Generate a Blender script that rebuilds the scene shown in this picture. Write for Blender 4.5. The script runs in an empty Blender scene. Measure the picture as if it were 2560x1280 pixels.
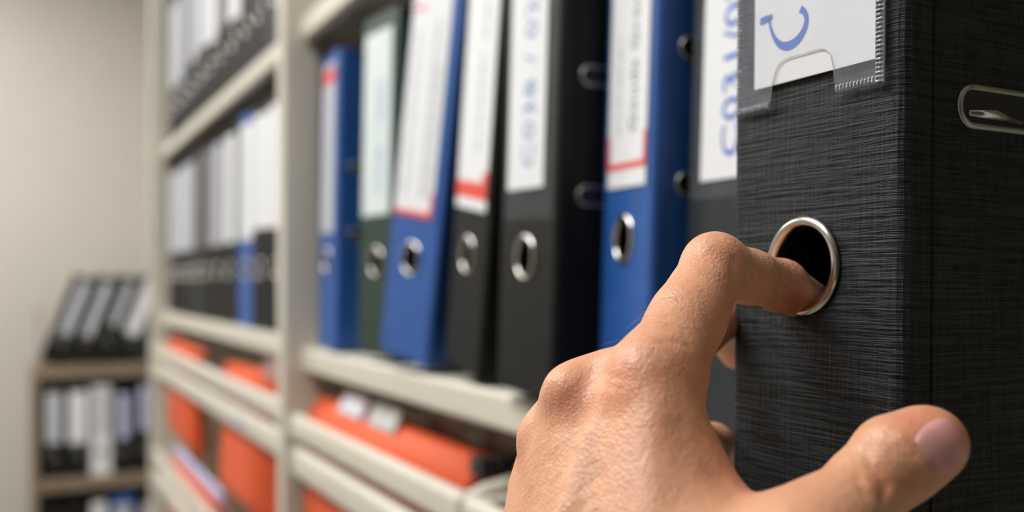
import bpy, bmesh, math, random
import numpy as np
from mathutils import Vector, Matrix
random.seed(4)
S = bpy.context.scene
C = S.collection

# ------------------------------------------------------------------ camera, light, exposure
ZC = 1.30                       # eye height
F = 2450.0                      # focal length in pixels of the 2560 wide frame
AN = math.atan(1240 / F)
sA, cA = math.sin(AN), math.cos(AN)
FW, RT, UP = Vector((-cA, sA, 0)), Vector((sA, cA, 0)), Vector((0, 0, 1))
cam_d = bpy.data.cameras.new('camera')
cam = bpy.data.objects.new('camera', cam_d); C.objects.link(cam)
m = Matrix((RT, UP, -FW)).transposed().to_4x4(); m.translation = (0, 0, ZC)
cam.matrix_world = m
cam_d.sensor_width = 36; cam_d.lens = 36 * F / 2560
cam_d.shift_y = 66 / 2560
cam_d.clip_start = .01; cam_d.clip_end = 50
cam_d.dof.use_dof = True; cam_d.dof.focus_distance = .264; cam_d.dof.aperture_fstop = 6.4
S.camera = cam
S.view_settings.view_transform = 'Standard'; S.view_settings.look = 'None'
S.view_settings.gamma = 1; S.view_settings.use_curve_mapping = False
S.view_settings.exposure = 0.0
w = bpy.data.worlds.new('world'); S.world = w; w.use_nodes = True
w.node_tree.nodes['Background'].inputs[0].default_value = (.8, .85, .9, 1)
w.node_tree.nodes['Background'].inputs[1].default_value = 0.3
LAMPS = [(-.80, -.66), (-2.95, -.66)]       # ceiling fittings along the aisle
LAMP_POWER = 20.0

def at(px, py, d):
    """point at distance d in front of the eye, for the direction of a pixel of the photograph"""
    return Vector((0, 0, ZC)) + FW * d + RT * (d * (px - 1280) / F) + UP * (d * (706 - py) / F)

# ------------------------------------------------------------------ materials
def lin(r, g, b):
    f = lambda v: (v / 255) / 12.92 if v / 255 < .04045 else ((v / 255 + .055) / 1.055) ** 2.4
    return (f(r), f(g), f(b), 1)
class NT:
    def __init__(s, name):
        s.m = bpy.data.materials.new(name); s.m.use_nodes = True
        s.t = s.m.node_tree; s.p = s.t.nodes['Principled BSDF']
    def n(s, typ, **kw):
        nd = s.t.nodes.new(typ)
        for k, v in kw.items():
            if k in nd.inputs: nd.inputs[k].default_value = v
            else: setattr(nd, k, v)
        return nd
    def l(s, a, b): s.t.links.new(a, b)
    def noise(s, scale, vec=(1, 1, 1), detail=2, rough=.5):
        tc = s.n('ShaderNodeTexCoord'); mp = s.n('ShaderNodeMapping'); mp.inputs['Scale'].default_value = vec
        nz = s.n('ShaderNodeTexNoise'); nz.inputs['Scale'].default_value = scale
        nz.inputs['Detail'].default_value = detail; nz.inputs['Roughness'].default_value = rough
        s.l(tc.outputs['Object'], mp.inputs['Vector']); s.l(mp.outputs[0], nz.inputs['Vector'])
        return nz.outputs['Fac']
    def ramp(s, fac, stops):
        r = s.n('ShaderNodeValToRGB'); e = r.color_ramp.elements
        while len(e) < len(stops): e.new(.5)
        for i, (p, c) in enumerate(stops): e[i].position = p; e[i].color = c
        s.l(fac, r.inputs[0]); return r.outputs[0]
    def math(s, op, a, b):
        nd = s.n('ShaderNodeMath', operation=op)
        for i, v in enumerate((a, b)):
            if isinstance(v, (int, float)): nd.inputs[i].default_value = v
            else: s.l(v, nd.inputs[i])
        return nd.outputs[0]
    def mix(s, fac, a, b, blend='MIX'):
        nd = s.n('ShaderNodeMix', data_type='RGBA', blend_type=blend)
        for k, v in ((0, fac), (6, a), (7, b)):
            if isinstance(v, (int, float, tuple)): nd.inputs[k].default_value = v
            else: s.l(v, nd.inputs[k])
        return nd.outputs[2]
    def bump(s, h, dist, strength=1):
        b = s.n('ShaderNodeBump'); b.inputs['Distance'].default_value = dist; b.inputs['Strength'].default_value = strength
        s.l(h, b.inputs['Height']); s.l(b.outputs[0], s.p.inputs['Normal'])
def mat(name, col, rough=.5, metal=0, var=.06, vscale=30, bump=0, bscale=400, spec=.5):
    k = NT(name); p = k.p
    f = k.noise(vscale, detail=3)
    lo = tuple(c * (1 - var) for c in col[:3]) + (1,); hi = tuple(min(1, c * (1 + var)) for c in col[:3]) + (1,)
    k.l(k.ramp(f, [(.3, lo), (.7, hi)]), p.inputs['Base Color'])
    p.inputs['Roughness'].default_value = rough; p.inputs['Metallic'].default_value = metal
    p.inputs['Specular IOR Level'].default_value = spec
    if bump: k.bump(k.noise(bscale), bump)
    return k.m
def linen(name, lo, hi, rough=.5):
    """embossed linen paper: long irregular threads across, finer threads upright"""
    k = NT(name)
    a = k.noise(1, (30, 30, 900), 3, .65); b = k.noise(1, (760, 760, 45), 3, .6); c2 = k.noise(1, (14, 14, 14), 2)
    a2 = k.ramp(a, [(.40, (0, 0, 0, 1)), (.62, (1, 1, 1, 1))]); b2 = k.ramp(b, [(.40, (0, 0, 0, 1)), (.64, (1, 1, 1, 1))])
    h = k.math('ADD', k.math('MULTIPLY', a2, .75), k.math('MULTIPLY', b2, .40))
    hh = k.math('MULTIPLY', h, k.math('ADD', c2, .45))
    k.l(k.ramp(hh, [(.05, lo), (1.0, hi)]), k.p.inputs['Base Color'])
    k.p.inputs['Roughness'].default_value = rough
    k.p.inputs['Specular IOR Level'].default_value = .25
    k.bump(h, .00035, .9)
    return k.m
def clear_plastic(name, alpha=.22, col=(.75, .8, .88, 1)):
    k = NT(name); k.p.inputs['Base Color'].default_value = col
    k.p.inputs['Roughness'].default_value = .22
    f = k.noise(60, detail=2)
    k.l(k.math('MULTIPLY', k.math('ADD', f, .5), alpha), k.p.inputs['Alpha'])
    return k.m
M = {}
M['beige'] = mat('beige_enamel', lin(209, 204, 190), .42, 0, .03, 8, .00008, 600)
M['wall'] = mat('painted_wall', lin(204, 199, 191), .85, 0, .02, 3, .0004, 300)
M['darkwall'] = mat('grey_brown_wall', lin(92, 86, 80), .85, 0, .03, 3, .0004, 300)  # unseen wall coloured dark to cut light bounced onto the binder's right cover
M['ceiling'] = mat('ceiling_paint', lin(225, 224, 220), .9)
M['floor'] = mat('floor_vinyl', lin(130, 124, 114), .5, 0, .1, 12)
M['brown'] = mat('brown_laminate', lin(134, 118, 99), .6, 0, .08, 20)
M['linen'] = linen('black_linen', lin(8, 9, 10), lin(43, 49, 53), .55)
M['black'] = mat('black_card', lin(24, 24, 23), .6, 0, .2, 60, .0002, 900, .2)
M['charcoal'] = mat('charcoal_card', lin(40, 44, 47), .5, 0, .15, 60, .0002, 900, .25)
M['blue'] = mat('blue_card', lin(34, 84, 156), .45, 0, .08, 40, .0001, 900)
M['green'] = mat('green_card', lin(20, 50, 38), .5, 0, .12, 40, .0001, 900)
M['red_card'] = mat('dark_red_card', lin(110, 25, 35), .5)
M['paper'] = mat('white_paper', lin(223, 225, 228), .7, 0, .02, 20)
M['pale'] = mat('pale_green_paper', lin(208, 219, 218), .7, 0, .02, 20)
M['greypaper'] = mat('greyish_paper', lin(186, 188, 196), .7, 0, .03, 20)
M['dimpaper'] = mat('dim_grey_paper', lin(120, 118, 118), .7, 0, .05, 20)
M['lilac'] = mat('lilac_paper', lin(190, 190, 222), .7)
M['pages'] = mat('page_edges', lin(205, 200, 188), .8, 0, .05, 200)
M['ink'] = mat('blue_ink', lin(66, 104, 196), .6)
M['softink'] = mat('faded_blue_ink', lin(110, 138, 190), .6)
M['greyink'] = mat('grey_print', lin(84, 87, 94), .6)
M['paleink'] = mat('pale_grey_print', lin(182, 185, 190), .6)
M['redprint'] = mat('red_print', lin(224, 72, 62), .6)
M['steel'] = mat('nickel_steel', lin(205, 203, 198), .22, 1, .03, 50)
M['dullsteel'] = mat('dull_steel', lin(172, 174, 166), .42, 1, .05, 80)
M['inner'] = mat('black_inner_card', lin(24, 24, 25), .6)
M['orange'] = mat('orange_folder_card', lin(224, 88, 40), .6, 0, .05, 30, .0001, 700)
M['plastic'] = clear_plastic('clear_pocket_film', .075, (.78, .84, .95, 1))
M['thinfilm'] = clear_plastic('thin_pocket_film', .025)
M['weld'] = mat('welded_film_edge', lin(176, 182, 190), .3, 0, .25, 900, .0006, 1300)
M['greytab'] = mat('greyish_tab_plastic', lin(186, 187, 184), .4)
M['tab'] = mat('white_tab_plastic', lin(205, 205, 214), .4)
M['shadedtab'] = mat('shaded_tab_plastic', lin(150, 112, 106), .4)  # tab colour darkened to stand in for the shade under the shelf
M['blackplastic'] = mat('black_plastic', lin(24, 26, 32), .4)
def emit(name, col, st):
    k = NT(name); k.p.inputs['Base Color'].default_value = (.8, .8, .8, 1)
    k.p.inputs['Emission Color'].default_value = col; k.p.inputs['Emission Strength'].default_value = st
    return k.m
M['glow'] = emit('lit_diffuser', (1, .985, .955, 1), LAMP_POWER)

# ------------------------------------------------------------------ mesh helpers
def new_mesh(name, verts, faces, mat_, smooth=False):
    me = bpy.data.meshes.new(name); me.from_pydata([tuple(v) for v in verts], [], [tuple(f) for f in faces])
    me.validate(); me.update()
    if mat_: me.materials.append(mat_)
    if smooth:
        for p in me.polygons: p.use_smooth = True
    return me
def bm_mesh(name, bm, mat_, smooth=False):
    me = bpy.data.meshes.new(name); bmesh.ops.recalc_face_normals(bm, faces=bm.faces); bm.to_mesh(me); bm.free()
    if mat_: me.materials.append(mat_)
    if smooth:
        for p in me.polygons: p.use_smooth = True
    return me
def add_box(bm, x0, x1, y0, y1, z0, z1, bev=0, seg=2):
    r = bmesh.ops.create_cube(bm, size=1)
    vs = r['verts']
    for v in vs:
        v.co = ((x0 + x1) / 2 + v.co.x * (x1 - x0), (y0 + y1) / 2 + v.co.y * (y1 - y0), (z0 + z1) / 2 + v.co.z * (z1 - z0))
    if bev:
        es = {e for v in vs for e in v.link_edges}
        bmesh.ops.bevel(bm, geom=list(es), offset=bev, segments=seg, affect='EDGES', profile=.5)
def box_mesh(name, dims, mat_, bev=0, seg=2):
    bm = bmesh.new(); add_box(bm, *dims, bev, seg); return bm_mesh(name, bm, mat_)
def add_tube(bm, pts, r, n=8, caps=True):
    rings = []
    for i, p in enumerate(pts):
        t = (Vector(pts[min(i + 1, len(pts) - 1)]) - Vector(pts[max(i - 1, 0)])).normalized()
        a = t.orthogonal().normalized(); b = t.cross(a)
        if rings:
            a = (pa - t * pa.dot(t)).normalized(); b = t.cross(a)
        pa = a
        rr = r[i] if isinstance(r, (list, tuple)) else r
        rings.append([bm.verts.new(Vector(p) + a * (rr * math.cos(2 * math.pi * j / n)) + b * (rr * math.sin(2 * math.pi * j / n))) for j in range(n)])
    for q, s in zip(rings, rings[1:]):
        for j in range(n): bm.faces.new((q[j], q[(j + 1) % n], s[(j + 1) % n], s[j]))
    if caps:
        bm.faces.new(rings[0][::-1]); bm.faces.new(rings[-1])
def obj(name, me, parent=None, matrix=None):
    o = bpy.data.objects.new(name, me); C.objects.link(o)
    if parent: o.parent = parent
    if matrix is not None: o.matrix_local = matrix
    return o
def tag(o, label=None, cat=None, group=None, kind=None):
    if label: o['label'] = label
    if cat: o['category'] = cat
    if group: o['group'] = group
    if kind: o['kind'] = kind
    return o
def empty(name, matrix):
    o = bpy.data.objects.new(name, None); C.objects.link(o); o.empty_display_size = .05
    o.matrix_world = matrix; return o
def struct(name, me): return tag(obj(name, me), kind='structure')
def rot(yaw, roll, pitch):
    return (Matrix.Rotation(math.radians(yaw), 4, 'Z') @ Matrix.Rotation(math.radians(roll), 4, 'Y') @ Matrix.Rotation(math.radians(pitch), 4, 'X'))
def text_mesh(body, size, mat_, spacing=1.0, shear=0.0):
    cu = bpy.data.curves.new('lettering', 'FONT'); cu.body = body; cu.size = size; cu.space_character = spacing
    cu.extrude = .00008; cu.shear = shear; cu.resolution_u = 3
    o = bpy.data.objects.new('lettering', cu); C.objects.link(o)
    dg = bpy.context.evaluated_depsgraph_get()
    me = bpy.data.meshes.new_from_object(o.evaluated_get(dg))
    bpy.data.objects.remove(o); bpy.data.curves.remove(cu)
    me.materials.clear(); me.materials.append(mat_); return me

# ------------------------------------------------------------------ the room
X0, X1, Y0, Y1, ZT = -4.20, 2.6, -2.3, .78, 2.70
struct('floor', box_mesh('floor', (X0 - .1, X1 + .1, Y0 - .1, Y1 + .1, -.1, 0), M['floor']))
struct('ceiling', box_mesh('ceiling', (X0 - .1, X1 + .1, Y0 - .1, Y1 + .1, ZT, ZT + .1), M['ceiling']))
struct('wall_left', box_mesh('wall_left', (X0 - .1, X0, Y0 - .1, Y1 + .1, 0, ZT), M['wall']))
struct('wall_right', box_mesh('wall_right', (X1, X1 + .1, Y0 - .1, Y1 + .1, 0, ZT), M['darkwall']))
struct('wall_back', box_mesh('wall_back', (X0, X1, Y1, Y1 + .1, 0, ZT), M['wall']))
struct('wall_front', box_mesh('wall_front', (X0, X1, Y0 - .1, Y0, 0, ZT), M['wall']))
for i, (lx, ly) in enumerate(LAMPS):
    e = empty('ceiling_light', Matrix.Translation((lx, ly, ZT)))
    tag(e, 'long white ceiling light fitting %s' % ('above the hand and open file' if i == 0 else 'nearer the bare end wall'), 'light', 'ceiling light fittings')
    bm = bmesh.new()
    for d in ((-.62, .62, -.31, -.30, -.05, 0), (-.62, .62, .30, .31, -.05, 0), (-.62, -.61, -.30, .30, -.05, 0), (.61, .62, -.30, .30, -.05, 0)): add_box(bm, *d)
    obj('housing', bm_mesh('housing', bm, M['ceiling']), e)
    obj('diffuser', box_mesh('diffuser', (-.61, .61, -.30, .30, -.045, -.035), M['glow']), e)

# ------------------------------------------------------------------ the beige steel rack
YS, YP = .293, .271             # front of the shelves, front of the posts
rack = empty('shelving_rack', Matrix.Translation((-1.12, YP, 0)))
tag(rack, 'long beige steel shelving rack holding rows of binders and orange folders', 'shelving rack')
RI = Matrix.Translation((1.12, -YP, 0))
def rpart(name, me, parent=rack): return obj(name, me, parent, RI if parent is rack else None)
YB = .70
for xr in (-2.336, -1.113, .113):
    x = xr - .027
    bm = bmesh.new()
    add_box(bm, x, xr, YP, YP + .045, 0, 2.15, .003, 2)
    add_box(bm, x, xr, YB - .045, YB, 0, 2.15, .003, 2)
    rpart('post', bm_mesh('post', bm, M['beige']))
    rpart('side_panel', box_mesh('side_panel', (x + .003, xr - .003, YP + .045, YB - .045, .03, 2.14), M['beige'], .001, 1))
bays = [(-2.336, -1.140, .008), (-1.113, .086, 0.0)]
LIP = .026
for b, (xa, xb, dz) in enumerate(bays):
    tops = [-.075 + dz, .304 + (.0 if b == 0 else 0), .686, -1.2]  # highest shelf is out of view, added to shade the rows below
    for zt in tops:
        z = ZC + zt
        bm = bmesh.new()
        add_box(bm, xa, xb, YS, YS + .016, z - LIP, z, .004, 3)
        add_box(bm, xa, xb, YS + .012, YB - .01, z - .012, z - .0005)
        add_box(bm, xa, xb, YB - .03, YB - .01, z - LIP, z, .003, 2)
        rpart('shelf', bm_mesh('shelf', bm, M['beige']))
    rpart('back_panel', box_mesh('back_panel', (xa, xb, YB - .008, YB - .003, .03, 2.14), M['beige']))
    for r in range(3):          # fixed rails under each pull-out frame
        z = ZC - .186 + dz - .245 * r
        bm = bmesh.new()
        add_box(bm, xa + .002, xb - .002, .279, .300, z - .034, z, .008, 3)
        cr = rpart('cross_rail', bm_mesh('cross_rail', bm, M['beige']))
        lx = xa + (.90 if b == 0 else .32)
        h = obj('label_holder', box_mesh('label_holder', (lx, lx + .07, .2775, .2792, z - .026, z - .008), M['greypaper'], .0005, 1), cr)
def pull_frame(xa, xb, z, clips=False):
    """front tube, two side bars and a rear tube carrying hanging folders"""
    bm = bmesh.new()
    add_box(bm, xa, xb, .277, .291, z - .027, z, .0065, 4)
    add_box(bm, xa, xb, .640, .652, z - .022, z, .004, 2)
    for x in (xa, xb - .012): add_box(bm, x, x + .012, .289, .642, z - .018, z - .002, .003, 2)
    f = rpart('pull_out_frame', bm_mesh('pull_out_frame', bm, M['beige']))
    if clips:
        bm = bmesh.new(); x = xb - .006
        add_tube(bm, [(x, .285, z - .008), (x, .300, z - .002), (x, .345, z + .006), (x, .40, z + .008)], .0065, 8)
        obj('end_bracket', bm_mesh('end_bracket', bm, M['beige'], True), f)
        for i in range(5):
            y = .300 + i * .016
            obj('clip', box_mesh('clip', (x - .026, x - .004, y, y + .012, z + .006, z + .021), M['blackplastic'], .002, 2), f)
    return f
ZA = ZC - .149
pull_frame(-1.110, -.632, ZA, True)
pull_frame(-.628, .080, ZA)
pull_frame(-2.332, -1.145, ZA + .009)
pull_frame(-2.332, -1.145, ZA + .009 - .236)
pull_frame(-1.110, -.575, ZA - .245)

# ------------------------------------------------------------------ hanging folders
def folder(x0, x1, y, ztop, h, label, tabs=(), lean=0.0, thick=.010, group='orange hanging folders', papers=None, shift=0.0, flop=0.0):
    """V folded card: front sheet, rear sheet a little higher, rod through the top"""
    wd = x1 - x0
    e = empty('hanging_folder', Matrix.Translation(((x0 + x1) / 2, y, ztop)) @ rot(0, lean, 0))
    tag(e, label, 'folder', group)
    n = 10; vs = []; fs = []
    def sheet(pts, off):
        base = len(vs)
        for i, (yy, zz) in enumerate(pts):
            s = shift * (zz / -h)
            for xx in (-wd / 2, wd / 2): vs.append((xx + s, yy, zz))
        for i in range(len(pts) - 1):
            a = base + 2 * i; fs.append((a, a + 1, a + 3, a + 2))
    prof = ([(flop, 0), (flop * .62, -.0075), (flop * .22, -.016)] if flop else [(.0, 0)]) + [(-.002 * math.sin(math.pi * t) + t * .0, -h * t) for t in np.linspace(.05 if not flop else .13, .95, n)] + [(.003, -h), (thick - .002, -h)]
    prof += [(thick + .001 * math.sin(math.pi * t), -h * (1 - t)) for t in np.linspace(.05, .90, n)] + [(thick + flop, -.002)]
    sheet(prof, 0)
    me = new_mesh('sleeve', vs, fs, M['orange'], True)
    o = obj('sleeve', me, e); md = o.modifiers.new('thick', 'SOLIDIFY'); md.thickness = .0011; md.offset = 0
    bm = bmesh.new(); add_tube(bm, [(-wd / 2 - .010, flop + .002, -.005), (wd / 2 + .010, flop + .002, -.005)], .0014, 8)
    obj('rod', bm_mesh('rod', bm, M['dullsteel'], True), e)
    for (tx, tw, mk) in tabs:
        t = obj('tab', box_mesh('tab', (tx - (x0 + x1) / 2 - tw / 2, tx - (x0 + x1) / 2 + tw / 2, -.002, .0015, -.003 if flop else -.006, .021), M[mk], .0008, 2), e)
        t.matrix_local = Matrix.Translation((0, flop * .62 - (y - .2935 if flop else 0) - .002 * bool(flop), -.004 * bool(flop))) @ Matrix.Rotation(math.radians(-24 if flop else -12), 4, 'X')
    if papers:
        obj('papers', box_mesh('papers', (-wd / 2 + .012, wd / 2 - .012, .003, thick - .002, -h + .004, .012), M[papers], .0005, 1), e)
    return e
ZF = ZC - .129
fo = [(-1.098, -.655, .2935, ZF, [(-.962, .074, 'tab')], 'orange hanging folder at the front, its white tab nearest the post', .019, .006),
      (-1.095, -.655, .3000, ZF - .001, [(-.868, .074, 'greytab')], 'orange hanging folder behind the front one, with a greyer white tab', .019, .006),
      (-1.090, -.660, .3360, ZF - .012, [(-.800, .075, 'shadedtab')], 'orange hanging folder in shadow with a shade-darkened brown tab', 0, .01),
      (-1.090, -.660, .3540, ZF - .014, [(-.715, .075, 'shadedtab')], 'orange hanging folder in shadow, rearmost, its shade-darkened tab nearest the clips', 0, .01)]
for a in fo: folder(a[0], a[1], a[2], a[3], .20, a[5], a[4], flop=a[6], thick=a[7])
folder(-2.24, -1.83, .2945, ZF + .009, .198, 'orange hanging folder far left in the frame below black binders', lean=.3, shift=.006)
folder(-1.575, -1.175, .2945, ZF + .007, .204, 'large orange hanging folder beside the middle rack post', [(-1.27, .06, 'shadedtab')], lean=-.4, shift=-.055)
folder(-1.560, -1.175, .3090, ZF + .004, .204, 'orange hanging folder hidden behind the large one by the post', [(-1.36, .06, 'shadedtab')])
folder(-2.20, -1.66, .2965, ZF - .234, .20, 'orange hanging folder stuffed with lilac papers in the lowest frame', papers='lilac', thick=.016)
folder(-1.095, -.64, .2945, ZF - .245, .20, 'orange hanging folder in the lower frame right of the middle post')

# ------------------------------------------------------------------ lever arch binders
MC = {}
def cached(key, fn):
    if key not in MC: MC[key] = fn()
    return MC[key]
def spine_mesh(W, H, zr, R, mk, rx=0):
    """board with a round finger hole, its upright edges rounded"""
    bm = bmesh.new(); th = .0035; q = R * 1.35; N = 48; re = .0042
    xs_edge = [W / 2 - re + re * math.sin(math.radians(a)) for a in (0, 22.5, 45, 67.5, 90)]
    ys_edge = [re - re * math.cos(math.radians(a)) for a in (0, 22.5, 45, 67.5, 90)]
    def layer(y, rim):
        sq = []; ci = []
        for j in range(N):
            a = 2 * math.pi * j / N; ca_, sa_ = math.cos(a), math.sin(a); mx = max(abs(ca_), abs(sa_))
            sq.append(bm.verts.new((rx + q * ca_ / mx, y, zr + q * sa_ / mx))); ci.append(bm.verts.new((rx + R * ca_, y, zr + R * sa_)))
        for j in range(N): bm.faces.new((sq[j], sq[(j + 1) % N], ci[(j + 1) % N], ci[j]))
        V = lambda x, z, yy=y: bm.verts.new((x, yy, z))
        xe = W / 2 - re
        for (a, b, c_, d) in ((-xe, xe, 0, zr - q), (-xe, xe, zr + q, H), (-xe, rx - q, zr - q, zr + q), (rx + q, xe, zr - q, zr + q)):
            bm.faces.new((V(a, c_), V(b, c_), V(b, d), V(a, d)))
        return ci
    c1 = layer(0, True); c2 = layer(th, True)
    for j in range(N): bm.faces.new((c1[j], c1[(j + 1) % N], c2[(j + 1) % N], c2[j]))
    for s in (-1, 1):
        lo = [bm.verts.new((s * x, y, 0)) for x, y in zip(xs_edge, ys_edge)]; hi = [bm.verts.new((s * x, y, H)) for x, y in zip(xs_edge, ys_edge)]
        lo.append(bm.verts.new((s * (W / 2), .010, 0))); hi.append(bm.verts.new((s * (W / 2), .010, H)))
        lo.append(bm.verts.new((s * (W / 2 - .003), .010, 0))); hi.append(bm.verts.new((s * (W / 2 - .003), .010, H)))
        lo.append(bm.verts.new((s * (W / 2 - .0035), th, 0))); hi.append(bm.verts.new((s * (W / 2 - .0035), th, H)))
        for j in range(len(lo) - 1): bm.faces.new((lo[j], lo[j + 1], hi[j + 1], hi[j]))
        bm.faces.new(lo); bm.faces.new(hi)
    bm.faces.new([bm.verts.new(p) for p in ((-W / 2 + re, 0, H), (W / 2 - re, 0, H), (W / 2 - re, th, H), (-W / 2 + re, th, H))])
    bm.faces.new([bm.verts.new(p) for p in ((-W / 2 + re, 0, 0), (W / 2 - re, 0, 0), (W / 2 - re, th, 0), (-W / 2 + re, th, 0))])
    bmesh.ops.remove_doubles(bm, verts=bm.verts, dist=1e-6)
    me = bm_mesh('spine', bm, M[mk])
    return me
def lathe(name, prof, zr, mk, N=56):
    """profile (radius, depth) spun about the spine's normal"""
    vs = []; fs = []; n = len(prof)
    for j in range(N):
        a = 2 * math.pi * j / N
        for r, y in prof: vs.append((r * math.cos(a), y, zr + r * math.sin(a)))
    for j in range(N):
        for i in range(n):
            a, b = j * n + i, j * n + (i + 1) % n; c_, d = ((j + 1) % N) * n + (i + 1) % n, ((j + 1) % N) * n + i
            fs.append((a, b, c_, d))
    return new_mesh(name, vs, fs, M[mk], True)
def ring_prof(R):
    o = R * 1.16
    return [(o, -.0002), (o - .0004, -.0010), (o - .0012, -.0017), (R + .0002, -.0018), (R - .0008, -.0012), (R - .0011, 0.0), (R - .0011, .0045), (R - .0005, .0045), (R - .0004, -.0001)]
def stadium(L, H, n=10):
    r = H / 2; pts = []
    for j in range(n + 1): a = -math.pi / 2 + math.pi * j / n; pts.append((L / 2 - r + r * math.cos(a), r * math.sin(a)))
    for j in range(n + 1): a = math.pi / 2 + math.pi * j / n; pts.append((-L / 2 + r + r * math.cos(a), r * math.sin(a)))
    return pts
def eyelet_mesh(L, H, wd, x, y, z, mk):
    """stamped metal frame of a slot, on the cover's outer face (normal +x)"""
    bm = bmesh.new(); out = stadium(L, H); inn = stadium(L - 2 * wd, H - 2 * wd)
    mk_ = lambda pts, xx: [bm.verts.new((x + xx, y + p[0], z + p[1])) for p in pts]
    a, b, c_, d = mk_(out, .0001), mk_([(p[0] * .985, p[1] * .95) for p in out], .0009), mk_([(p[0] * 1.03, p[1] * 1.06) for p in inn], .0010), mk_(inn, -.0012)
    n = len(out)
    for p, q in ((a, b), (b, c_), (c_, d)):
        for j in range(n): bm.faces.new((p[j], p[(j + 1) % n], q[(j + 1) % n], q[j]))
    return bm_mesh('slot_eyelet', bm, M[mk], True)
def cover_mesh(W, H, D, side, mk, slots):
    bm = bmesh.new(); x = side * W / 2
    a, b = sorted((x, x - side * .003))
    add_box(bm, a, b, .0105, D, 0, H, .0008, 1)
    return bm_mesh('cover', bm, M[mk])
def strip_box(bm, x0, x1, z0, z1, y0, y1): add_box(bm, x0, x1, y0, y1, z0, z1)
def place(W, D, X, Y, zb, yaw, roll, pitch):
    R = rot(yaw, roll, pitch)
    low = min((R @ Vector((x, y, 0))).z for x in (-W / 2, W / 2) for y in (0, D))
    return Matrix.Translation((X, Y, zb - low + .0004)) @ R
def binder(label, X, Y, zb, yaw=0, roll=0, pitch=0, W=.077, H=.318, D=.285, zr=.085, col='black', lab=None, group=None,
           slots=(.034, .1215, .192), pocket=None, R=.0125, ringmat='steel', textspec=None, lines=None, pages=True, name='lever_arch_binder', rx=0.0):
    """lab: dict(x0,x1,z0,z1,mat, bands=[(x0,x1,z0,z1,mat)])"""
    e = empty(name, place(W, D, X, Y, zb, yaw, roll, pitch)); tag(e, label, 'binder', group)
    obj('spine', cached(('sp', W, H, zr, R, col, rx), lambda: spine_mesh(W, H, zr, R, col, rx)), e)
    for s in (-1, 1):
        c_ = obj('cover', cached(('cv', W, H, D, s, col), lambda: cover_mesh(W, H, D, s, col, slots)), e)
        if slots and s == 1:
            for zs in slots[1:]:
                obj('slot', cached(('sl', W, zs), lambda: bm_mesh('slot', _slot(W, slots[0], zs), M['inner'])), c_)
                obj('slot_eyelet', cached(('ey', W, zs), lambda: eyelet_mesh(.042, .0125, .0018, W / 2, slots[0], zs, 'dullsteel')), c_)
    obj('finger_ring', cached(('fr', zr, R, ringmat), lambda: lathe('finger_ring', ring_prof(R), zr, ringmat)), e, Matrix.Translation((rx, 0, 0)))
    obj('inner_lining', cached(('il', W, zr), lambda: box_mesh('inner_lining', (-W / 2 + .0035, W / 2 - .0035, .040, .042, .004, H - .004), M['inner'])), e)
    if pages:
        obj('page_block', cached(('pg', W, H, D), lambda: box_mesh('page_block', (-W / 2 + .008, W / 2 - .010, .060, D - .012, .004, H - .010), M['pages'])), e)
    if pocket:
        x0, x1, z0, z1 = pocket
        obj('label_pocket', cached(('pk', pocket), lambda: box_mesh('label_pocket', (x0, x1, -.0004, -.0001, z0, z1), M['thinfilm'])), e)
    if lab:
        l = obj('spine_label', cached(('lb', lab['x0'], lab['x1'], lab['z0'], lab['z1'], lab['mat']),
                lambda: box_mesh('spine_label', (lab['x0'], lab['x1'], -.0009, -.0004, lab['z0'], lab['z1']), M[lab['mat']])), e)
        for (a, b, c_, d, mk) in lab.get('bands', []):
            obj('printed_band', box_mesh('printed_band', (a, b, -.00115, -.0008, c_, d), M[mk]), l)
        if textspec:
            for (body, size, tx, tz, mk, sp) in textspec:
                o = obj('lettering', text_mesh(body, size, M[mk], sp), l)
                # reads upwards: text x -> +z, text y -> -x, faces -y
                o.matrix_local = Matrix(((0, -1, 0, tx), (0, 0, -1, -.00105), (1, 0, 0, tz), (0, 0, 0, 1)))
        if lines:
            for (lx, lw, za, zb_, mk) in lines:
                bm = bmesh.new(); z = za; rnd = random.Random(int(lx * 1e5) + 7)
                while z < zb_:
                    L = rnd.uniform(.004, .013); add_box(bm, lx, lx + lw, -.00105, -.0008, z, min(z + L, zb_)); z += L + .0022
                obj('print_line', bm_mesh('print_line', bm, M[mk]), l)
    return e
def _slot(W, ys, zs):
    bm = bmesh.new(); pts = stadium(.040, .0105)
    bm.faces.new([bm.verts.new((W / 2 + .0002, ys + p[0], zs + p[1])) for p in pts])
    r = bmesh.ops.extrude_face_region(bm, geom=list(bm.faces))
    for v in r['geom']:
        if isinstance(v, bmesh.types.BMVert): v.co.x -= .0008
    return bm

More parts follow.
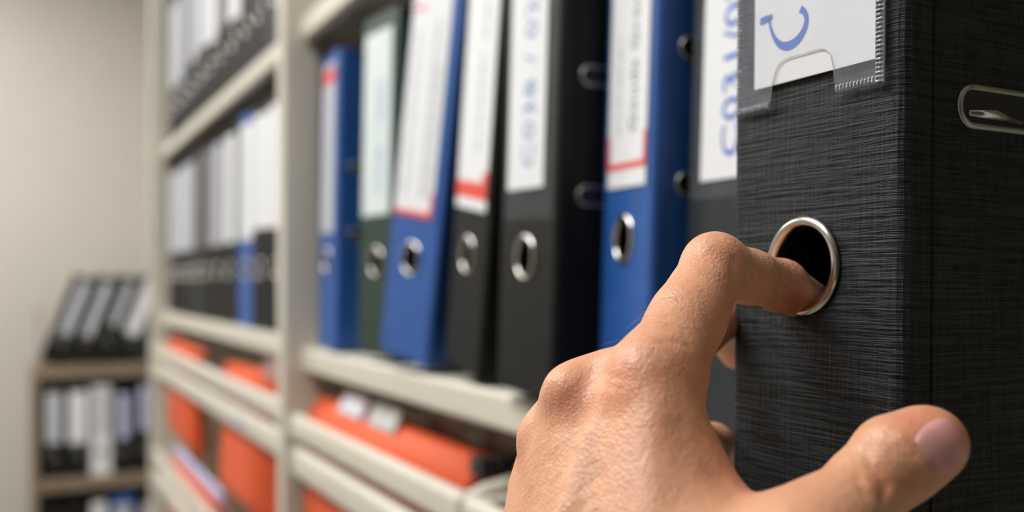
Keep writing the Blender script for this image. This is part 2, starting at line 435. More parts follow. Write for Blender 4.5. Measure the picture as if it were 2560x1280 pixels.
ZB = ZC - .075
G2 = 'binders on the eye level shelf'
HW = .0385
binder('blue binder against the middle post, grey label with red stripe on top', -1.0445, .3014, ZB, -3, .8, -.8, W=.077, zr=.094, col='blue', group=G2,
       lab=dict(x0=-.028, x1=.024, z0=.124, z1=.308, mat='greypaper', bands=[(-.028, .024, .287, .301, 'redprint')]))
binder('dark green binder with pale label and handwritten number', -.8801, .3004, ZB, 6.9, .1, -1.2, zr=.088, H=.322, col='green', group=G2,
       lab=dict(x0=-.031, x1=.026, z0=.132, z1=.306, mat='pale'),
       textspec=[('C038 //4003', .019, .011, .152, 'softink', 1.12)])
binder('blue binder leaning right, white label edged with an orange-red line', -.770, .2866, ZB, 9.6, 8.8, -1.3, W=.079, zr=.083, col='blue', group=G2,
       lab=dict(x0=-.034, x1=.026, z0=.118, z1=.298, mat='paper', bands=[(-.034, .026, .118, .122, 'redprint'), (.0225, .026, .122, .138, 'redprint'), (-.031, -.014, .285, .288, 'redprint'), (-.034, .026, .2985, .306, 'greypaper')]),
       lines=[(-.022, .004, .135, .268, 'paleink'), (.006, .0055, .135, .275, 'paleink'), (.014, .0035, .135, .24, 'paleink')])
binder('black binder leaning right, white label with a broad red band near the bottom', -.6719, .2966, ZB, -4.6, 8.8, -1, zr=.0855, col='black', group=G2,
       lab=dict(x0=-.031, x1=.032, z0=.119, z1=.308, mat='paper', bands=[(-.031, .032, .127, .139, 'redprint'), (.023, .032, .139, .147, 'redprint')]),
       lines=[(.004, .006, .160, .23, 'paleink'), (.006, .0055, .24, .30, 'paleink'), (-.012, .003, .130, .1375, 'redprint')])
binder('black binder with white label and pale blue handwritten number, beside the knuckles', -.542, .281, ZB, -3.2, 2.0, -.9, W=.083, zr=.0845, col='black', group=G2,
       pocket=(-.033, .036, .108, .310), lab=dict(x0=-.029, x1=.024, z0=.127, z1=.309, mat='paper'),
       textspec=[('C038 / 022', .0235, .010, .139, 'softink', 1.1)])
binder('blue binder behind the bent finger, white label with red frame and printed words', -.4605, .300, ZB, -12.3, 2.2, -1.0, W=.075, zr=.0925, col='blue', group=G2,
       lab=dict(x0=-.027, x1=.030, z0=.121, z1=.309, mat='paper', bands=[(-.027, .030, .131, .1345, 'redprint'), (-.027, -.0235, .1345, .150, 'redprint'), (.0265, .030, .1345, .150, 'redprint')]),
       textspec=[('Gouda Groningen N', .0140, .0150, .150, 'greyink', 1.05)],
       lines=[(-.013, .0035, .150, .205, 'paleink')])
binder('charcoal binder with wide white label and blue handwriting, partly behind the pulled binder', -.376, .2998, ZB, -11, 2.2, -.8, W=.077, zr=.074, col='charcoal', group=G2,
       pocket=(-.034, .034, .110, .308), lab=dict(x0=-.022, x1=.032, z0=.1185, z1=.309, mat='paper'),
       textspec=[('C031/02', .0245, .016, .1275, 'ink', 1.0)])

# ---- left bay, eye level row (too far to show handwriting)
def lb(mk, w=.052, z0=.128, z1=.302, off=0): return dict(x0=-w / 2 + off, x1=w / 2 + off, z0=z0, z1=z1, mat=mk)
GL = 'binders in the far bay, eye level row'
ZL = ZC - .067
row = [(-2.256, 'black', lb('greypaper'), 'black grey-labelled binder on the far bay eye level row, first beside the end post'),
       (-2.173, 'black', lb('greypaper'), 'black grey-labelled binder on the far bay eye level row, second from the end post'),
       (-2.090, 'black', lb('greypaper'), 'black grey-labelled binder on the far bay eye level row, third from the end post'),
       (-2.007, 'black', lb('greypaper'), 'black grey-labelled binder on the far bay eye level row, fourth from the end post'),
       (-1.922, 'charcoal', None, 'charcoal binder without any label on the far bay eye level row'),
       (-1.832, 'black', lb('dimpaper', .058), 'black binder with a dark dim label on the far bay eye level row'),
       (-1.725, 'black', lb('greypaper', .05), 'black binder between the dim-labelled one and a whiter one, far bay eye level'),
       (-1.615, 'black', lb('paper', .05), 'black binder with a narrow white label just left of the slim blue one'),
       (-1.490, 'blue', lb('paper', .058), 'blue binder with a long white label, only blue one in the far bay'),
       (-1.392, 'black', lb('paper', .060, .140), 'black binder with a broad white label just right of the far blue one'),
       (-1.296, 'black', lb('paper', .064, .137), 'black binder with a bright white label touching the middle post')]
for x, col, lab, t in row:
    binder(t, x, .307, ZL, 6, .2, -.5, W=.080, zr=.083, col=col, lab=lab, group=GL, slots=False)
GT = 'binders in the far bay, top row'
ZU = ZC + .304
row = [(-2.256, .05, 'greypaper', .118), (-2.168, .05, 'greypaper', .118), (-2.08, .045, 'dimpaper', .125), (-1.985, .05, 'greypaper', .125), (-1.89, .05, 'greypaper', .13),
       (-1.795, .056, 'paper', .120), (-1.692, .05, 'dimpaper', .122), (-1.590, .056, 'paper', .112), (-1.492, .05, None, 0), (-1.402, .05, None, 0), (-1.300, .05, None, 0)]
nm = ['first', 'second', 'third', 'fourth', 'fifth', 'sixth', 'seventh', 'eighth', 'ninth', 'tenth', 'eleventh']
tt = ['pale grey label', 'pale grey label', 'dull grey label', 'pale grey label', 'pale grey label', 'white label', 'dull grey label', 'white label', 'no label in view', 'no label in view', 'no label in view']
for i, (x, wl, mk, z0) in enumerate(row):
    binder('black binder with %s, %s from the left on the top row' % (tt[i], nm[i]), x, .309, ZU, 6, .2, -.5, W=.080, zr=.076, col='black' if i != 10 else 'charcoal',
           lab=lb(mk, wl, z0) if mk else None, group=GT, slots=False)

# ------------------------------------------------------------------ low brown rack by the end wall
XE = -3.776
er = empty('low_bookcase', Matrix.Translation((XE, .05, 0)))
tag(er, 'low brown bookcase of black binders against the end wall', 'bookcase')
EI = Matrix.Translation((-XE, -.05, 0))
EZ = [ZC - .293, ZC - .688, ZC - 1.083]
for z in EZ:
    obj('shelf', box_mesh('shelf', (XE - .36, XE + .004, .070, .640, z - .045, z, ), M['brown'], .003, 2), er, EI)
for y in (.048, .640):
    obj('side_panel', box_mesh('side_panel', (XE - .36, XE, y, y + .022, 0, EZ[0] + (.0 if y > .3 else -.01)), M['brown'], .002, 1), er, EI)
obj('back_panel', box_mesh('back_panel', (XE - .366, XE - .360, .05, .66, .02, EZ[0] - .05), M['brown']), er, EI)
bm = bmesh.new(); add_box(bm, XE - .16, XE - .01, .071, .077, EZ[0], EZ[0] + .205, .001, 1); add_box(bm, XE - .16, XE - .01, .071, .13, EZ[0] + .0002, EZ[0] + .0012)
tag(obj('bookend', bm_mesh('bookend', bm, mat('greyish_pink_enamel', lin(150, 128, 122), .5))), 'thin upright bookend on top of the low brown bookcase', 'bookend')
WB = .068; lean = 21.0
gw = 'leaning binders on top of the low bookcase'
tx = ['black binder leaning on the low bookcase, leftmost with a thin white label', 'black leaning binder, second from the left above the low bookcase',
      'black leaning binder with a short narrow label above the low bookcase', 'black leaning binder with the widest whitest label above the low bookcase',
      'black leaning binder with a lilac label next to the rack end post']
ls = [lb('greypaper', .034, .105, .30), lb('greypaper', .032, .10, .30), lb('greypaper', .026, .135, .30), lb('paper', .046, .10, .31), lb('lilac', .036, .125, .30)]
dy = WB / math.cos(math.radians(lean)) + .0012
for i in range(6):
    yb = .082 + .032 + i * dy
    binder(tx[i] if i < 5 else 'black leaning binder behind the rack end post', XE - .012, yb, EZ[0], 90, lean, 0, W=WB, zr=.082,
           col='black' if i != 4 else 'charcoal', lab=ls[i] if i < 5 else lb('greypaper', .03), group=gw, slots=False)
gw = 'binders inside the low bookcase, upper row'
tx = ['black binder at the left of the low bookcase upper row, grey white label', 'black binder with a wide white label, second in the low bookcase upper row',
      'all white binder standing among black ones in the low bookcase', 'black binder with narrow lilac label right of the all white binder',
      'black binder with a thin lilac label and a bright ring in the low bookcase', 'black binder with a white label at the rack end post, low bookcase upper row']
sp = [(.117, .072, 'black', lb('greypaper', .050, .125)), (.195, .074, 'black', lb('paper', .058, .12)), (.2725, .068, 'paper', lb('greypaper', .044, .14)),
      (.346, .066, 'black', lb('lilac', .034, .125, .285)), (.413, .060, 'black', lb('lilac', .026, .15, .31)), (.480, .066, 'black', lb('paper', .046, .14))]
for i, (y, wd, col, lab) in enumerate(sp):
    binder(tx[i], XE - .012, y, EZ[1], 90, 0, 0, W=wd, zr=.082, col=col, lab=lab, group=gw, slots=False)
gw = 'binders inside the low bookcase, lower row'
tx = ['black binder with a small grey label, leftmost of the low bookcase bottom row', 'black binder without label in the low bookcase bottom row', 'black binder with white label left of the dark blue one, bottom row',
      'dark blue binder with a white label in the low bookcase bottom row', 'black binder with a slim label right of the dark blue one, bottom row', 'black binder with a lilac label at the post, bottom row']
sp = [(.117, .066, 'black', lb('greypaper', .034, .1, .25)), (.190, .066, 'black', None), (.265, .070, 'black', lb('paper', .050, .1, .30)),
      (.345, .078, 'blue', lb('greypaper', .050, .1, .285)), (.424, .066, 'black', lb('greypaper', .034, .1, .275)), (.497, .066, 'black', lb('lilac', .042, .1, .30))]
for i, (y, wd, col, lab) in enumerate(sp):
    binder(tx[i], XE - .012, y, EZ[2], 90, 0, 0, W=wd, zr=.082, col=col, lab=lab, group=gw, slots=False)

# ------------------------------------------------------------------ the binder being pulled out
BX, BY, BW = -.2195, .2085, .0705
HZR = .0765
big = binder('black linen-covered binder pulled out of the shelf by the hand, letter C on its label', BX, BY, ZB, 0, 0, -.6, W=BW, zr=HZR, col='linen', R=.0130,
             group=G2, rx=-.0018, slots=(.041, .1205, .2005))
def loc(px, py):
    """photo pixel -> (x, z) on the pulled binder's spine"""
    u = (px - 1280) / F; dx = -cA + sA * u; dyy = sA + cA * u
    d = BY / dyy; return (dx * d - BX, d * (706 - py) / F + .075)
# clear pocket with a thumb notch
px0, px1, pz0, pz1 = -.0303, .0298, .1255, .309
nx0, nx1, nzt = -.0152, .0122, .1395
def notch_poly():
    pts = [(px0, pz0), (nx0, pz0)]
    pts += [(nx0 + .0010, pz0 + .0065), (nx0 + .0030, nzt - .0022), (nx0 + .0052, nzt - .0005), (nx0 + .0075, nzt)]
    pts += [(nx1 - .0065, nzt), (nx1 - .0042, nzt - .0006), (nx1 - .0022, nzt - .0024), (nx1 - .0006, pz0 + .0065)]
    pts += [(nx1, pz0), (px1, pz0), (px1, pz1), (px0, pz1)]
    return pts
bm = bmesh.new(); f_ = bm.faces.new([bm.verts.new((x, -.0016, z)) for x, z in notch_poly()])
r = bmesh.ops.extrude_face_region(bm, geom=[f_])
for v in r['geom']:
    if isinstance(v, bmesh.types.BMVert): v.co.y -= .0002
bmesh.ops.triangulate(bm, faces=bm.faces)
pk = obj('label_pocket', bm_mesh('label_pocket', bm, M['plastic']), big)
bm = bmesh.new()
def beads(x0, z0, x1, z1, wdt):
    L = math.hypot(x1 - x0, z1 - z0); n = int(L / .0012)
    ux, uz = (x1 - x0) / L, (z1 - z0) / L; nx_, nz_ = -uz, ux
    for i in range(n):
        cx, cz = x0 + ux * L * (i + .5) / n, z0 + uz * L * (i + .5) / n; hw = wdt / 2 * random.uniform(.8, 1.0); hl = .00038
        pts = [(cx + nx_ * a + ux * b, cz + nz_ * a + uz * b) for a, b in ((-hw, -hl), (hw, -hl), (hw, hl), (-hw, hl))]
        v = [bm.verts.new((x, -.0017, z)) for x, z in pts]; t = [bm.verts.new((cx + (x - cx) * .5, -.0022, cz + (z - cz) * .5)) for x, z in pts]
        bm.faces.new(t)
        for j in range(4): bm.faces.new((v[j], v[(j + 1) % 4], t[(j + 1) % 4], t[j]))
beads(px0 + .001, pz0, px0 + .001, pz1, .0018); beads(px1 - .0018, pz0, px1 - .0018, pz1, .0030)
beads(px0 + .002, pz0 + .0010, nx0, pz0 + .0010, .0020); beads(nx1, pz0 + .0012, px1 - .002, pz0 + .0012, .0022)
tag(obj('welded_seam', bm_mesh('welded_seam', bm, M['weld']), pk), kind='stuff')
bm = bmesh.new(); npz = notch_poly()
add_tube(bm, [(x, -.0017, z) for x, z in npz[1:11]], .00013, 6)
add_tube(bm, [(px1, -.0017, pz0), (px1, -.0017, pz1)], .00025, 6); add_tube(bm, [(px0, -.0017, pz0), (px0, -.0017, pz1)], .00022, 6)
obj('film_edge', bm_mesh('film_edge', bm, M['weld'], True), pk)
lz0 = .1325
card = obj('spine_label', box_mesh('spine_label', (-.0227, .0262, -.0013, -.0007, lz0, .309), M['paper']), big)
def pen(name, pts, widths):
    """broad pen stroke on the label: smooth centre line with varying width"""
    P_ = []; W_ = []
    for i in range(len(pts) - 1):
        p0, p1, p2, p3 = (np.array(pts[max(0, min(len(pts) - 1, i + k))]) for k in (-1, 0, 1, 2))
        for t in np.linspace(0, 1, 8, endpoint=False):
            P_.append(.5 * (2 * p1 + (p2 - p0) * t + (2 * p0 - 5 * p1 + 4 * p2 - p3) * t * t + (3 * p1 - p0 - 3 * p2 + p3) * t ** 3)); W_.append(widths[i] * (1 - t) + widths[i + 1] * t)
    P_.append(np.array(pts[-1])); W_.append(widths[-1]); vs = []; fs = []
    for i, p in enumerate(P_):
        d = P_[min(i + 1, len(P_) - 1)] - P_[max(i - 1, 0)]; d = d / (np.linalg.norm(d) + 1e-9); n_ = np.array((-d[1], d[0]))
        for s in (-1, 1): q = p + n_ * s * W_[i] / 2; vs.append((q[0], -.0014, q[1]))
        if i: a = 2 * i; fs.append((a - 2, a - 1, a + 1, a))
    n = len(vs); vs += [(x, -.0013, z) for x, y, z in vs]
    fs += [tuple(n + k for k in f[::-1]) for f in fs]
    return new_mesh(name, vs, fs, M['ink'])
cpts = [loc(*p) for p in ((1921, 70), (1925, 95), (1935, 122), (1951, 140), (1972, 142), (1993, 128), (2009, 103), (2015, 77), (2009, 58), (1999, 51))]
obj('lettering', pen('lettering', cpts, [.0009, .0010, .0014, .0023, .0029, .0027, .0021, .0017, .0018, .0022]), card)
spts = [loc(*p) for p in ((1899, 82), (1913, 76), (1930, 69))]
obj('lettering', pen('lettering', spts, [.0022, .0024, .0016]), card)
ox, oz = (cpts[4][0] + cpts[0][0]) / 2 - .002, cpts[0][1] + .0185
opts = [(ox + .0105 * math.cos(a), oz + .0072 * math.sin(a)) for a in np.linspace(-math.pi / 2, 1.5 * math.pi, 17)]
obj('lettering', pen('lettering', opts, [.0021 if i in (0, 1, 15, 16, 7, 8, 9) else .0012 for i in range(17)]), card)
# steel tongue seen inside the slot of the near cover
bm = bmesh.new(); add_tube(bm, [(BW / 2 + .0004, .024, .1185), (BW / 2 + .0007, .034, .1188), (BW / 2 + .0004, .046, .1175)], [.0009, .0016, .0008], 10)
obj('arch_wire', bm_mesh('arch_wire', bm, M['steel'], True), big)

# ------------------------------------------------------------------ the hand
def A(px, py, d): return np.array(at(px, py, d))
mm = .001
# joints, placed in space from the photograph's directions and the distances the sizes imply
MCP1, PIP1, DIP1, TIP1 = A(1645, 940, .240), A(1786, 668, .269), A(1953, 714, .2905), A(2060, 776, .309)
MCP2, PIP2, DIP2, TIP2 = A(1452, 1008, .256), A(1715, 862, .296), A(1796, 800, .326), A(1842, 880, .350)
MCP3, PIP3, DIP3, TIP3 = A(1405, 1112, .270), A(1675, 1095, .312), A(1782, 1112, .334), A(1845, 1140, .352)
MCP4, PIP4, DIP4, TIP4 = A(1356, 1232, .280), A(1600, 1235, .312), A(1690, 1262, .332), A(1750, 1300, .345)
TM, TI, TT = A(1985, 1402, .207), A(2170, 1212, .2215), A(2324, 1110, .2235)
CB = [A(1600, 1640, .206), A(1480, 1665, .214), A(1395, 1660, .225), A(1315, 1655, .236)]
TC = A(1730, 1620, .197)
WR = A(1490, 1840, .205)
FE = np.array(Vector((0, 0, ZC)) + RT * -.03 + FW * .055 + UP * -.245)
VIEW = np.array(FW)
def cone(a, b, r1, r2): return (np.asarray(a), np.asarray(b), r1 * mm, r2 * mm)
palm = [cone(MCP1, CB[0], 10.6, 12.5), cone(MCP2, CB[1], 9.8, 12.5), cone(MCP3, CB[2], 9.0, 12), cone(MCP4, CB[3], 8.4, 11.5),
        cone(CB[0], WR, 13, 15.5), cone(CB[3], WR, 12, 15.5), cone(TC, WR, 14, 15), cone(WR, FE, 17, 27),
        cone(TM, TC, 12.0, 14.5), cone(A(1735, 1210, .234), A(1870, 1430, .214), 8.0, 11), cone(A(1690, 1150, .232), A(1750, 1500, .207), 7.6, 13),
        cone((MCP1 + MCP2) / 2 + VIEW * .004, (CB[0] + CB[1]) / 2, 9, 12), cone((MCP2 + MCP3) / 2 + VIEW * .004, (CB[1] + CB[2]) / 2, 8, 12), cone((MCP3 + MCP4) / 2, (CB[2] + CB[3]) / 2, 8, 11)]
def surf(p, r, off=0): return p - VIEW * (r * mm) + off
tend = [cone(MCP1 - VIEW * .0085 + np.array(RT) * -.002, CB[0] - VIEW * .0118, 1.6, 1.8), cone(MCP2 - VIEW * .0085, CB[1] - VIEW * .0118, 1.8, 1.8),
        cone(A(1520, 1010, .2385), A(1400, 1330, .2205), 1.5, 1.6)]
bumps = [cone(A(1422, 978, .2475), A(1442, 1000, .247), 5.6, 5.2), cone(A(1600, 930, .2345), A(1585, 980, .2335), 4.0, 4.0), cone(A(1352, 1095, .2645), A(1362, 1110, .264), 5, 5)]
def chain(J, rs, extra=()):
    c_ = [cone(J[i], J[i + 1], rs[i], rs[i + 1]) for i in range(len(J) - 1)]
    return c_ + list(extra)
def lerp(a, b, t): return a + (b - a) * t
finger1 = [cone(MCP1, lerp(MCP1, PIP1, .5), 10.6, 9.6), cone(lerp(MCP1, PIP1, .5), PIP1, 9.6, 8.7), cone(PIP1, lerp(PIP1, DIP1, .5), 8.5, 7.5), cone(lerp(PIP1, DIP1, .5), DIP1, 7.5, 7.5),
           cone(DIP1, TIP1, 7.3, 6.2),
           cone(lerp(MCP1, PIP1, .35) + VIEW * .003, lerp(MCP1, PIP1, .7) + VIEW * .002, 8.8, 7.6),
           cone(PIP1 + np.array((.001, -.001, .0012)), PIP1 + np.array((-.002, .0025, .0018)), 7.6, 7.4)]
finger2 = chain([MCP2, lerp(MCP2, PIP2, .5), PIP2, DIP2, TIP2], [9.6, 8.8, 8.2, 7.4, 6.2])
finger3 = chain([MCP3, lerp(MCP3, PIP3, .5), PIP3, DIP3, TIP3], [9.0, 8.2, 7.8, 7.0, 5.8])
finger4 = chain([MCP4, lerp(MCP4, PIP4, .5), PIP4, DIP4, TIP4], [8.3, 7.4, 6.8, 6.2, 5.2])
td = (TT - TI) / np.linalg.norm(TT - TI)
thumb = [cone(TM, lerp(TM, TI, .5), 11.6, 10.0), cone(lerp(TM, TI, .5), TI, 10.0, 8.8), cone(TI, lerp(TI, TT, .5), 8.8, 8.7), cone(lerp(TI, TT, .5), TT, 8.7, 8.4),
         cone(A(2232, 1138, .2225), A(2290, 1118, .2230), 9.3, 8.8)]
# nail frame on the thumb
tn = -(TT - np.array((0, 0, ZC))); tn /= np.linalg.norm(tn); tn = tn + np.array(RT) * -.02 + np.array(UP) * -.26
tn = tn - td * tn.dot(td); tn /= np.linalg.norm(tn); tb = np.cross(td, tn)
def sd_list(P, L, k):
    d = None
    for a, b, r1, r2 in L:
        ba = b - a; h = np.clip((P - a) @ ba / (ba @ ba), 0, 1).astype(P.dtype)
        q = P - a - h[:, None] * ba
        e = np.sqrt(np.einsum('ij,ij->i', q, q)) - (r1 + (r2 - r1) * h)
        d = e if d is None else smin(d, e, k)
    return d
def smin(a, b, k):
    h = np.clip(.5 + .5 * (b - a) / k, 0, 1); return b + (a - b) * h - k * h * (1 - h)
nail_c = TT - td * .0012
fold = []
fold.append((nail_c - td * .0068 + tb * .0058, nail_c - td * .0068 - tb * .0058))
def hand_sdf(P, fine=True):
    p = sd_list(P, palm, .009)
    if fine:
        p = smin(p, sd_list(P, tend, .002), .005); p = smin(p, sd_list(P, bumps, .003), .006)
    d = None
    for f, kk in ((finger1, .006), (thumb, .011), (finger2, .005), (finger3, .005), (finger4, .005)):
        e = smin(p, sd_list(P, f, .0028), kk)
        d = e if d is None else smin(d, e, .0012)
    if fine:
        for a, b, dep, wd in GROOVES:
            ba = b - a; h = np.clip((P - a) @ ba / (ba @ ba), 0, 1); q = P - a - h[:, None] * ba
            d = d + dep * mm * np.exp(-np.einsum('ij,ij->i', q, q) / (wd * mm) ** 2)
        t = sd_list(P, FOLD, .0015); d = smin(d, t, .0022)
    return d
GROOVES = []; FOLD = [cone(nail_c - tn * .004, nail_c - tn * .0045, 1, 1)]
def traces(o, dirs, n=34):
    P = np.array(o, float); dirs = np.array(dirs, float)
    for _ in range(n):
        d = hand_sdf(P); P = P + dirs * (np.clip(d, -.02, .02) * .85)[:, None]
    return P, np.abs(hand_sdf(P)) < 4e-4
def trace(o, dirv): return traces([o], [dirv])[0][0]
def on_skin(px, py, d0=.17):
    o = A(px, py, d0); v = o - np.array((0, 0, ZC)); v /= np.linalg.norm(v)
    return trace(o, v)
# creases: measured where the photograph shows them
def crease(pts, dep, wd):
    q = [on_skin(*p) for p in pts]
    return [(q[i], q[i + 1], dep, wd) for i in range(len(q) - 1)]
newg = []
newg += crease([(2168, 1118), (2172, 1165), (2200, 1195)], .55, 1.0)
newg += crease([(2196, 1180), (2215, 1215), (2208, 1250)], .75, 1.3)
newg += crease([(2140, 1150), (2148, 1200), (2160, 1240)], .30, .9)
newg += crease([(1836, 650), (1832, 700), (1838, 738)], .55, 1.3)
newg += crease([(1660, 852), (1690, 856), (1720, 866)], .28, .8)
newg += crease([(1952, 690), (1944, 725), (1940, 760)], .45, 1.4)
newg += crease([(1505, 930), (1530, 945), (1560, 950)], .22, .9)
newg += crease([(1500, 955), (1530, 968), (1555, 972)], .22, .9)
newg += crease([(1480, 930), (1455, 1040), (1400, 1160)], .30, 4.0)
newg += crease([(1700, 1080), (1790, 1190), (1850, 1250)], .40, 4.0)
for k in range(6): newg += crease([(1722 + 11 * k, 640 - 9 * k + 22), (1738 + 11 * k, 660 - 9 * k + 12), (1752 + 13 * k, 672 - 8 * k)], .10, .5)
GROOVES = newg
newf = []
for a, b in fold:
    q = [trace(lerp(a, b, t) + tn * .02, -tn) for t in (0, .5, 1)]
    for i in range(2): newf.append(cone(q[i] - tn * .0012, q[i + 1] - tn * .0012, 1.0, 1.0))
FOLD = newf
def build_hand(h=.001):
    allp = np.array([x for L in (palm, finger1, finger2, finger3, finger4, thumb) for c_ in L for x in c_[:2]])
    lo = allp.min(0) - .034; hi = allp.max(0) + .034
    K = 4; n = np.ceil((hi - lo) / (h * K)).astype(int)
    ax = [lo[i] + h * K * np.arange(n[i] + 1) for i in range(3)]
    G = np.stack(np.meshgrid(*ax, indexing='ij'), -1).reshape(-1, 3)
    D = np.concatenate([hand_sdf(g, False) for g in np.array_split(G, 20)]).reshape(n + 1)
    near = np.abs(D) < h * K * 2.2 + .002
    N = n * K + 1
    V = np.repeat(np.repeat(np.repeat(np.where(D > 0, 1., -1.), K, 0), K, 1), K, 2)
    # sign of the nearest coarse node is enough away from the surface
    V = V[:N[0], :N[1], :N[2]].astype(np.float32) * .01
    cell = np.zeros(n, bool)
    for i in (0, 1):
        for j in (0, 1):
            for k in (0, 1): cell |= near[i:n[0] + i, j:n[1] + j, k:n[2] + k]
    mask = np.zeros(N, bool)
    ci, cj, ck = np.nonzero(cell)
    for i in range(K + 1):
        for j in range(K + 1):
            for k in range(K + 1): mask[ci * K + i, cj * K + j, ck * K + k] = True
    idx = np.argwhere(mask); P = lo + idx * h
    val = np.concatenate([hand_sdf(q) for q in np.array_split(P, 40)])
    V[idx[:, 0], idx[:, 1], idx[:, 2]] = val
    ins = V < 0
    cnt = np.zeros(N - 1, np.int8)
    for i in (0, 1):
        for j in (0, 1):
            for k in (0, 1): cnt += ins[i:N[0] - 1 + i, j:N[1] - 1 + j, k:N[2] - 1 + k]
    act = (cnt > 0) & (cnt < 8) & mask[:-1, :-1, :-1]
    vid = -np.ones(N - 1, int); cells = np.argwhere(act); vid[act] = np.arange(len(cells))
    acc = np.zeros((len(cells), 3)); num = np.zeros(len(cells))
    cor = [(i, j, k) for i in (0, 1) for j in (0, 1) for k in (0, 1)]
    g = lambda c_: V[cells[:, 0] + c_[0], cells[:, 1] + c_[1], cells[:, 2] + c_[2]]
    for a in cor:
        for ax_ in range(3):
            if a[ax_] == 0:
                b = list(a); b[ax_] = 1; va, vb = g(a), g(b); s = (va < 0) != (vb < 0)
                t = np.where(s, va / np.where(s, va - vb, 1), 0)
                p = np.array(a, float) + 0 * acc; p[:, ax_] += t
                acc += np.where(s[:, None], p, 0); num += s
    vt = lo + (cells + acc / np.maximum(num, 1)[:, None]) * h
    faces = []
    for ax_ in range(3):
        o1, o2 = [(1, 2), (2, 0), (0, 1)][ax_]
        sl = [slice(None)] * 3; sl2 = [slice(None)] * 3; sl[ax_] = slice(0, N[ax_] - 1); sl2[ax_] = slice(1, N[ax_])
        A0, A1 = ins[tuple(sl)], ins[tuple(sl2)]; E = np.argwhere(A0 != A1)
        E = E[(E[:, o1] > 0) & (E[:, o2] > 0) & (E[:, o1] < N[o1] - 1) & (E[:, o2] < N[o2] - 1)]
        flip = A0[E[:, 0], E[:, 1], E[:, 2]]
        q = []
        for d1, d2 in ((-1, -1), (0, -1), (0, 0), (-1, 0)):
            e = E.copy(); e[:, o1] += d1; e[:, o2] += d2; q.append(vid[e[:, 0], e[:, 1], e[:, 2]])
        q = np.stack(q, 1); q[~flip] = q[~flip][:, ::-1]; faces.append(q[(q >= 0).all(1)])
    faces = np.concatenate(faces)
    for it in range(3):         # settle the vertices on the true surface
        d = hand_sdf(vt); gr = np.stack([(hand_sdf(vt + e) - d) for e in np.eye(3) * 2e-4], 1) / 2e-4
        gl = np.linalg.norm(gr, axis=1, keepdims=True) + 1e-9
        vt = vt - gr / gl * np.clip(d, -h, h)[:, None] * .9
    return vt, faces
hv, hf = build_hand()
hand_origin = Vector(WR)
k = NT('skin')
nzr = k.noise(55, detail=3); nz2 = k.noise(16, detail=2)
basec = k.ramp(nz2, [(.30, lin(214, 158, 124)), (.72, lin(226, 172, 138))])
at_ = k.n('ShaderNodeAttribute'); at_.attribute_name = 'redness'
redf = k.math('MULTIPLY', at_.outputs['Fac'], .75)
c1 = k.mix(redf, basec, lin(214, 112, 88))
blot = k.ramp(nzr, [(.48, (0, 0, 0, 1)), (.72, (1, 1, 1, 1))])
c2 = k.mix(k.math('MULTIPLY', blot, .22), c1, lin(206, 132, 104))
fine = k.ramp(k.noise(240, detail=3, rough=.65), [(.42, (0, 0, 0, 1)), (.66, (1, 1, 1, 1))])
c3 = k.mix(k.math('MULTIPLY', fine, .20), c2, lin(198, 128, 98))
k.l(c3, k.p.inputs['Base Color'])
k.p.inputs['Roughness'].default_value = .42; k.p.inputs['Specular IOR Level'].default_value = .45
k.p.inputs['Subsurface Weight'].default_value = .22; k.p.inputs['Subsurface Radius'].default_value = (1, .35, .18); k.p.inputs['Subsurface Scale'].default_value = .004
tc = k.n('ShaderNodeTexCoord')
vor = k.n('ShaderNodeTexVoronoi', feature='DISTANCE_TO_EDGE'); vor.inputs['Scale'].default_value = 900
k.l(tc.outputs['Object'], vor.inputs['Vector'])
wr = k.noise(1, (520, 520, 170), 3, .6)
hgt = k.math('ADD', k.math('MULTIPLY', vor.outputs['Distance'], .55), k.math('MULTIPLY', wr, .9))
k.bump(hgt, .00042, .9)
M['skin'] = k.m
me = bpy.data.meshes.new('person_hand')
me.vertices.add(len(hv)); me.vertices.foreach_set('co', (hv - np.array(hand_origin)).astype(np.float32).ravel())
me.loops.add(hf.size); me.loops.foreach_set('vertex_index', hf.astype(np.int32).ravel())
me.polygons.add(len(hf)); me.polygons.foreach_set('loop_start', np.arange(0, hf.size, 4, dtype=np.int32))
me.polygons.foreach_set('use_smooth', np.ones(len(hf), bool))
me.update(calc_edges=True); me.validate()
red = np.zeros(len(hv))
def rednear(p, rad, amt):
    global red
    red = np.maximum(red, amt * np.exp(-((hv - p) ** 2).sum(1) / (rad * mm) ** 2))
for px, py, rad, amt in ((1540, 950, 9, .42), (1410, 1000, 7, .35), (1800, 620, 7, .22), (2300, 1050, 7, .7), (2400, 1090, 8, .55), (1990, 760, 7, .75), (2205, 1215, 4, .5), (1850, 1220, 8, .3), (1750, 700, 8, .15)):
    rednear(on_skin(px, py), rad, amt)
rednear(TIP1, 9, .8); rednear(TIP2, 12, .6); rednear(TIP3, 12, .6)
atb = me.attributes.new('redness', 'FLOAT', 'POINT'); atb.data.foreach_set('value', red.astype(np.float32))
me.materials.append(M['skin'])
hand = obj('person_hand', me); hand.location = hand_origin
tag(hand, 'bare left hand hooking its bent index finger into the metal ring of a black binder', 'hand')
HI = Matrix.Translation(-hand_origin)
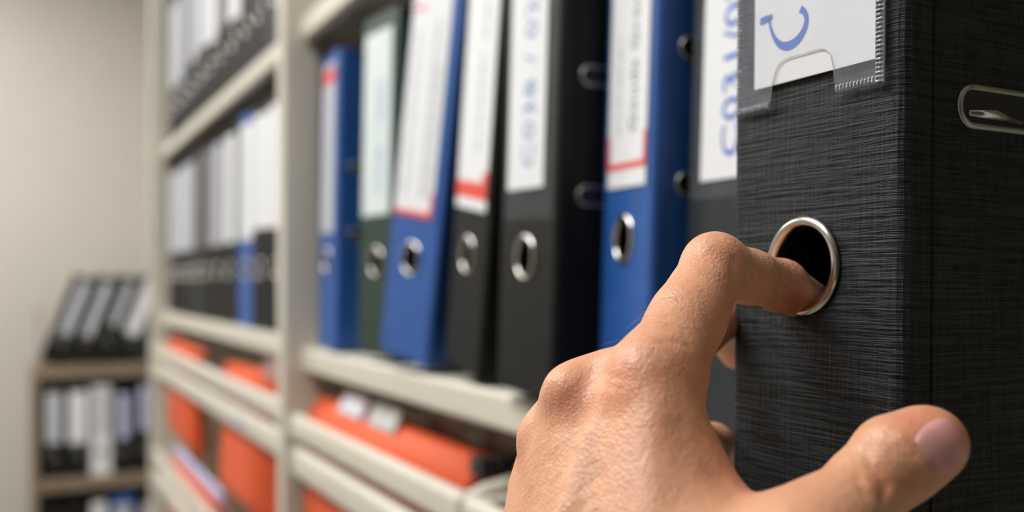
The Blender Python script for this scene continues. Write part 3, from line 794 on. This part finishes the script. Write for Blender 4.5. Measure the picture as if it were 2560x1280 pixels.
# thumb nail
vs = []; fs = []; nu, nv = 19, 19; st = []; lift = []
for i in range(nu):
    s = -1 + 2 * i / (nu - 1)
    for j in range(nv):
        t = j / (nv - 1)
        hw = .0066 * math.sqrt(max(0, 1 - (max(0, .40 - t) / .47) ** 2)) * (max(0, 1 - (max(0, t - .45) / .575) ** 2.4)) ** .5
        st.append(nail_c + tb * s * hw + td * (-.0060 + .0128 * t) + tn * .02)
        e = max(abs(s), abs(1 - 2 * t)); lift.append(.0005 - .0011 * max(0, e - .75) / .25)
q, ok = traces(st, [-tn] * len(st))
vs = [tuple(q[i] + tn * lift[i] - np.array(hand_origin)) for i in range(len(st))]
for i in range(nu - 1):
    for j in range(nv - 1): a = i * nv + j; fs.append((a, a + nv, a + nv + 1, a + 1))
k = NT('thumb_nail'); k.p.inputs['Roughness'].default_value = .28; k.p.inputs['Specular IOR Level'].default_value = .5
k.l(k.ramp(k.noise(120), [(.3, lin(214, 150, 146)), (.7, lin(224, 166, 161))]), k.p.inputs['Base Color'])
k.p.inputs['Subsurface Weight'].default_value = .2; k.p.inputs['Subsurface Scale'].default_value = .002
nl = new_mesh('thumb_nail', vs, fs, k.m, True)
o = obj('thumb_nail', nl, hand); md = o.modifiers.new('thick', 'SOLIDIFY'); md.thickness = .0005; md.offset = -1
o['label'] = 'pink glossy thumb nail'
# fine hairs on the back of the hand
bm = bmesh.new(); rnd = random.Random(3)
spots = []
for i in range(150):
    if i < 95: spots.append((rnd.uniform(1330, 1520), rnd.uniform(1040, 1275)))
    elif i < 125: spots.append((rnd.uniform(1580, 1720), rnd.uniform(740, 880)))
    else: spots.append((rnd.uniform(1310, 1360), rnd.uniform(1090, 1270)))
o_ = np.array([A(px, py, .17) for px, py in spots]); v_ = o_ - np.array((0, 0, ZC)); v_ /= np.linalg.norm(v_, axis=1)[:, None]
q, ok = traces(o_, v_); d0 = hand_sdf(q)
nr = np.stack([hand_sdf(q + e) - d0 for e in np.eye(3) * 2e-4], 1); nr /= np.linalg.norm(nr, axis=1)[:, None] + 1e-12
for p, nrm, good in zip(q, nr, ok):
    ln, ang, curl = rnd.uniform(.004, .008), math.radians(rnd.uniform(175, 215)), rnd.uniform(-.4, .4)
    if not good: continue
    t = np.array(RT) * math.cos(ang) + np.array(UP) * math.sin(ang); t = t - nrm * t.dot(nrm); t /= np.linalg.norm(t) + 1e-9
    sd = np.cross(nrm, t); pts = []
    for i in range(6):
        s = i / 5; pts.append(Vector(p + t * ln * s + nrm * (ln * .38 * s - ln * .22 * s * s) + sd * curl * ln * s * s - np.array(hand_origin)))
    add_tube(bm, pts, [.000035, .000035, .00003, .000025, .00002, .00001], 4, False)
hm = mat('fair_hair', lin(196, 160, 112), .5)
tag(obj('hand_hair', bm_mesh('hand_hair', bm, hm, True), hand), 'fine fair hairs on the back of the hand', kind='stuff')
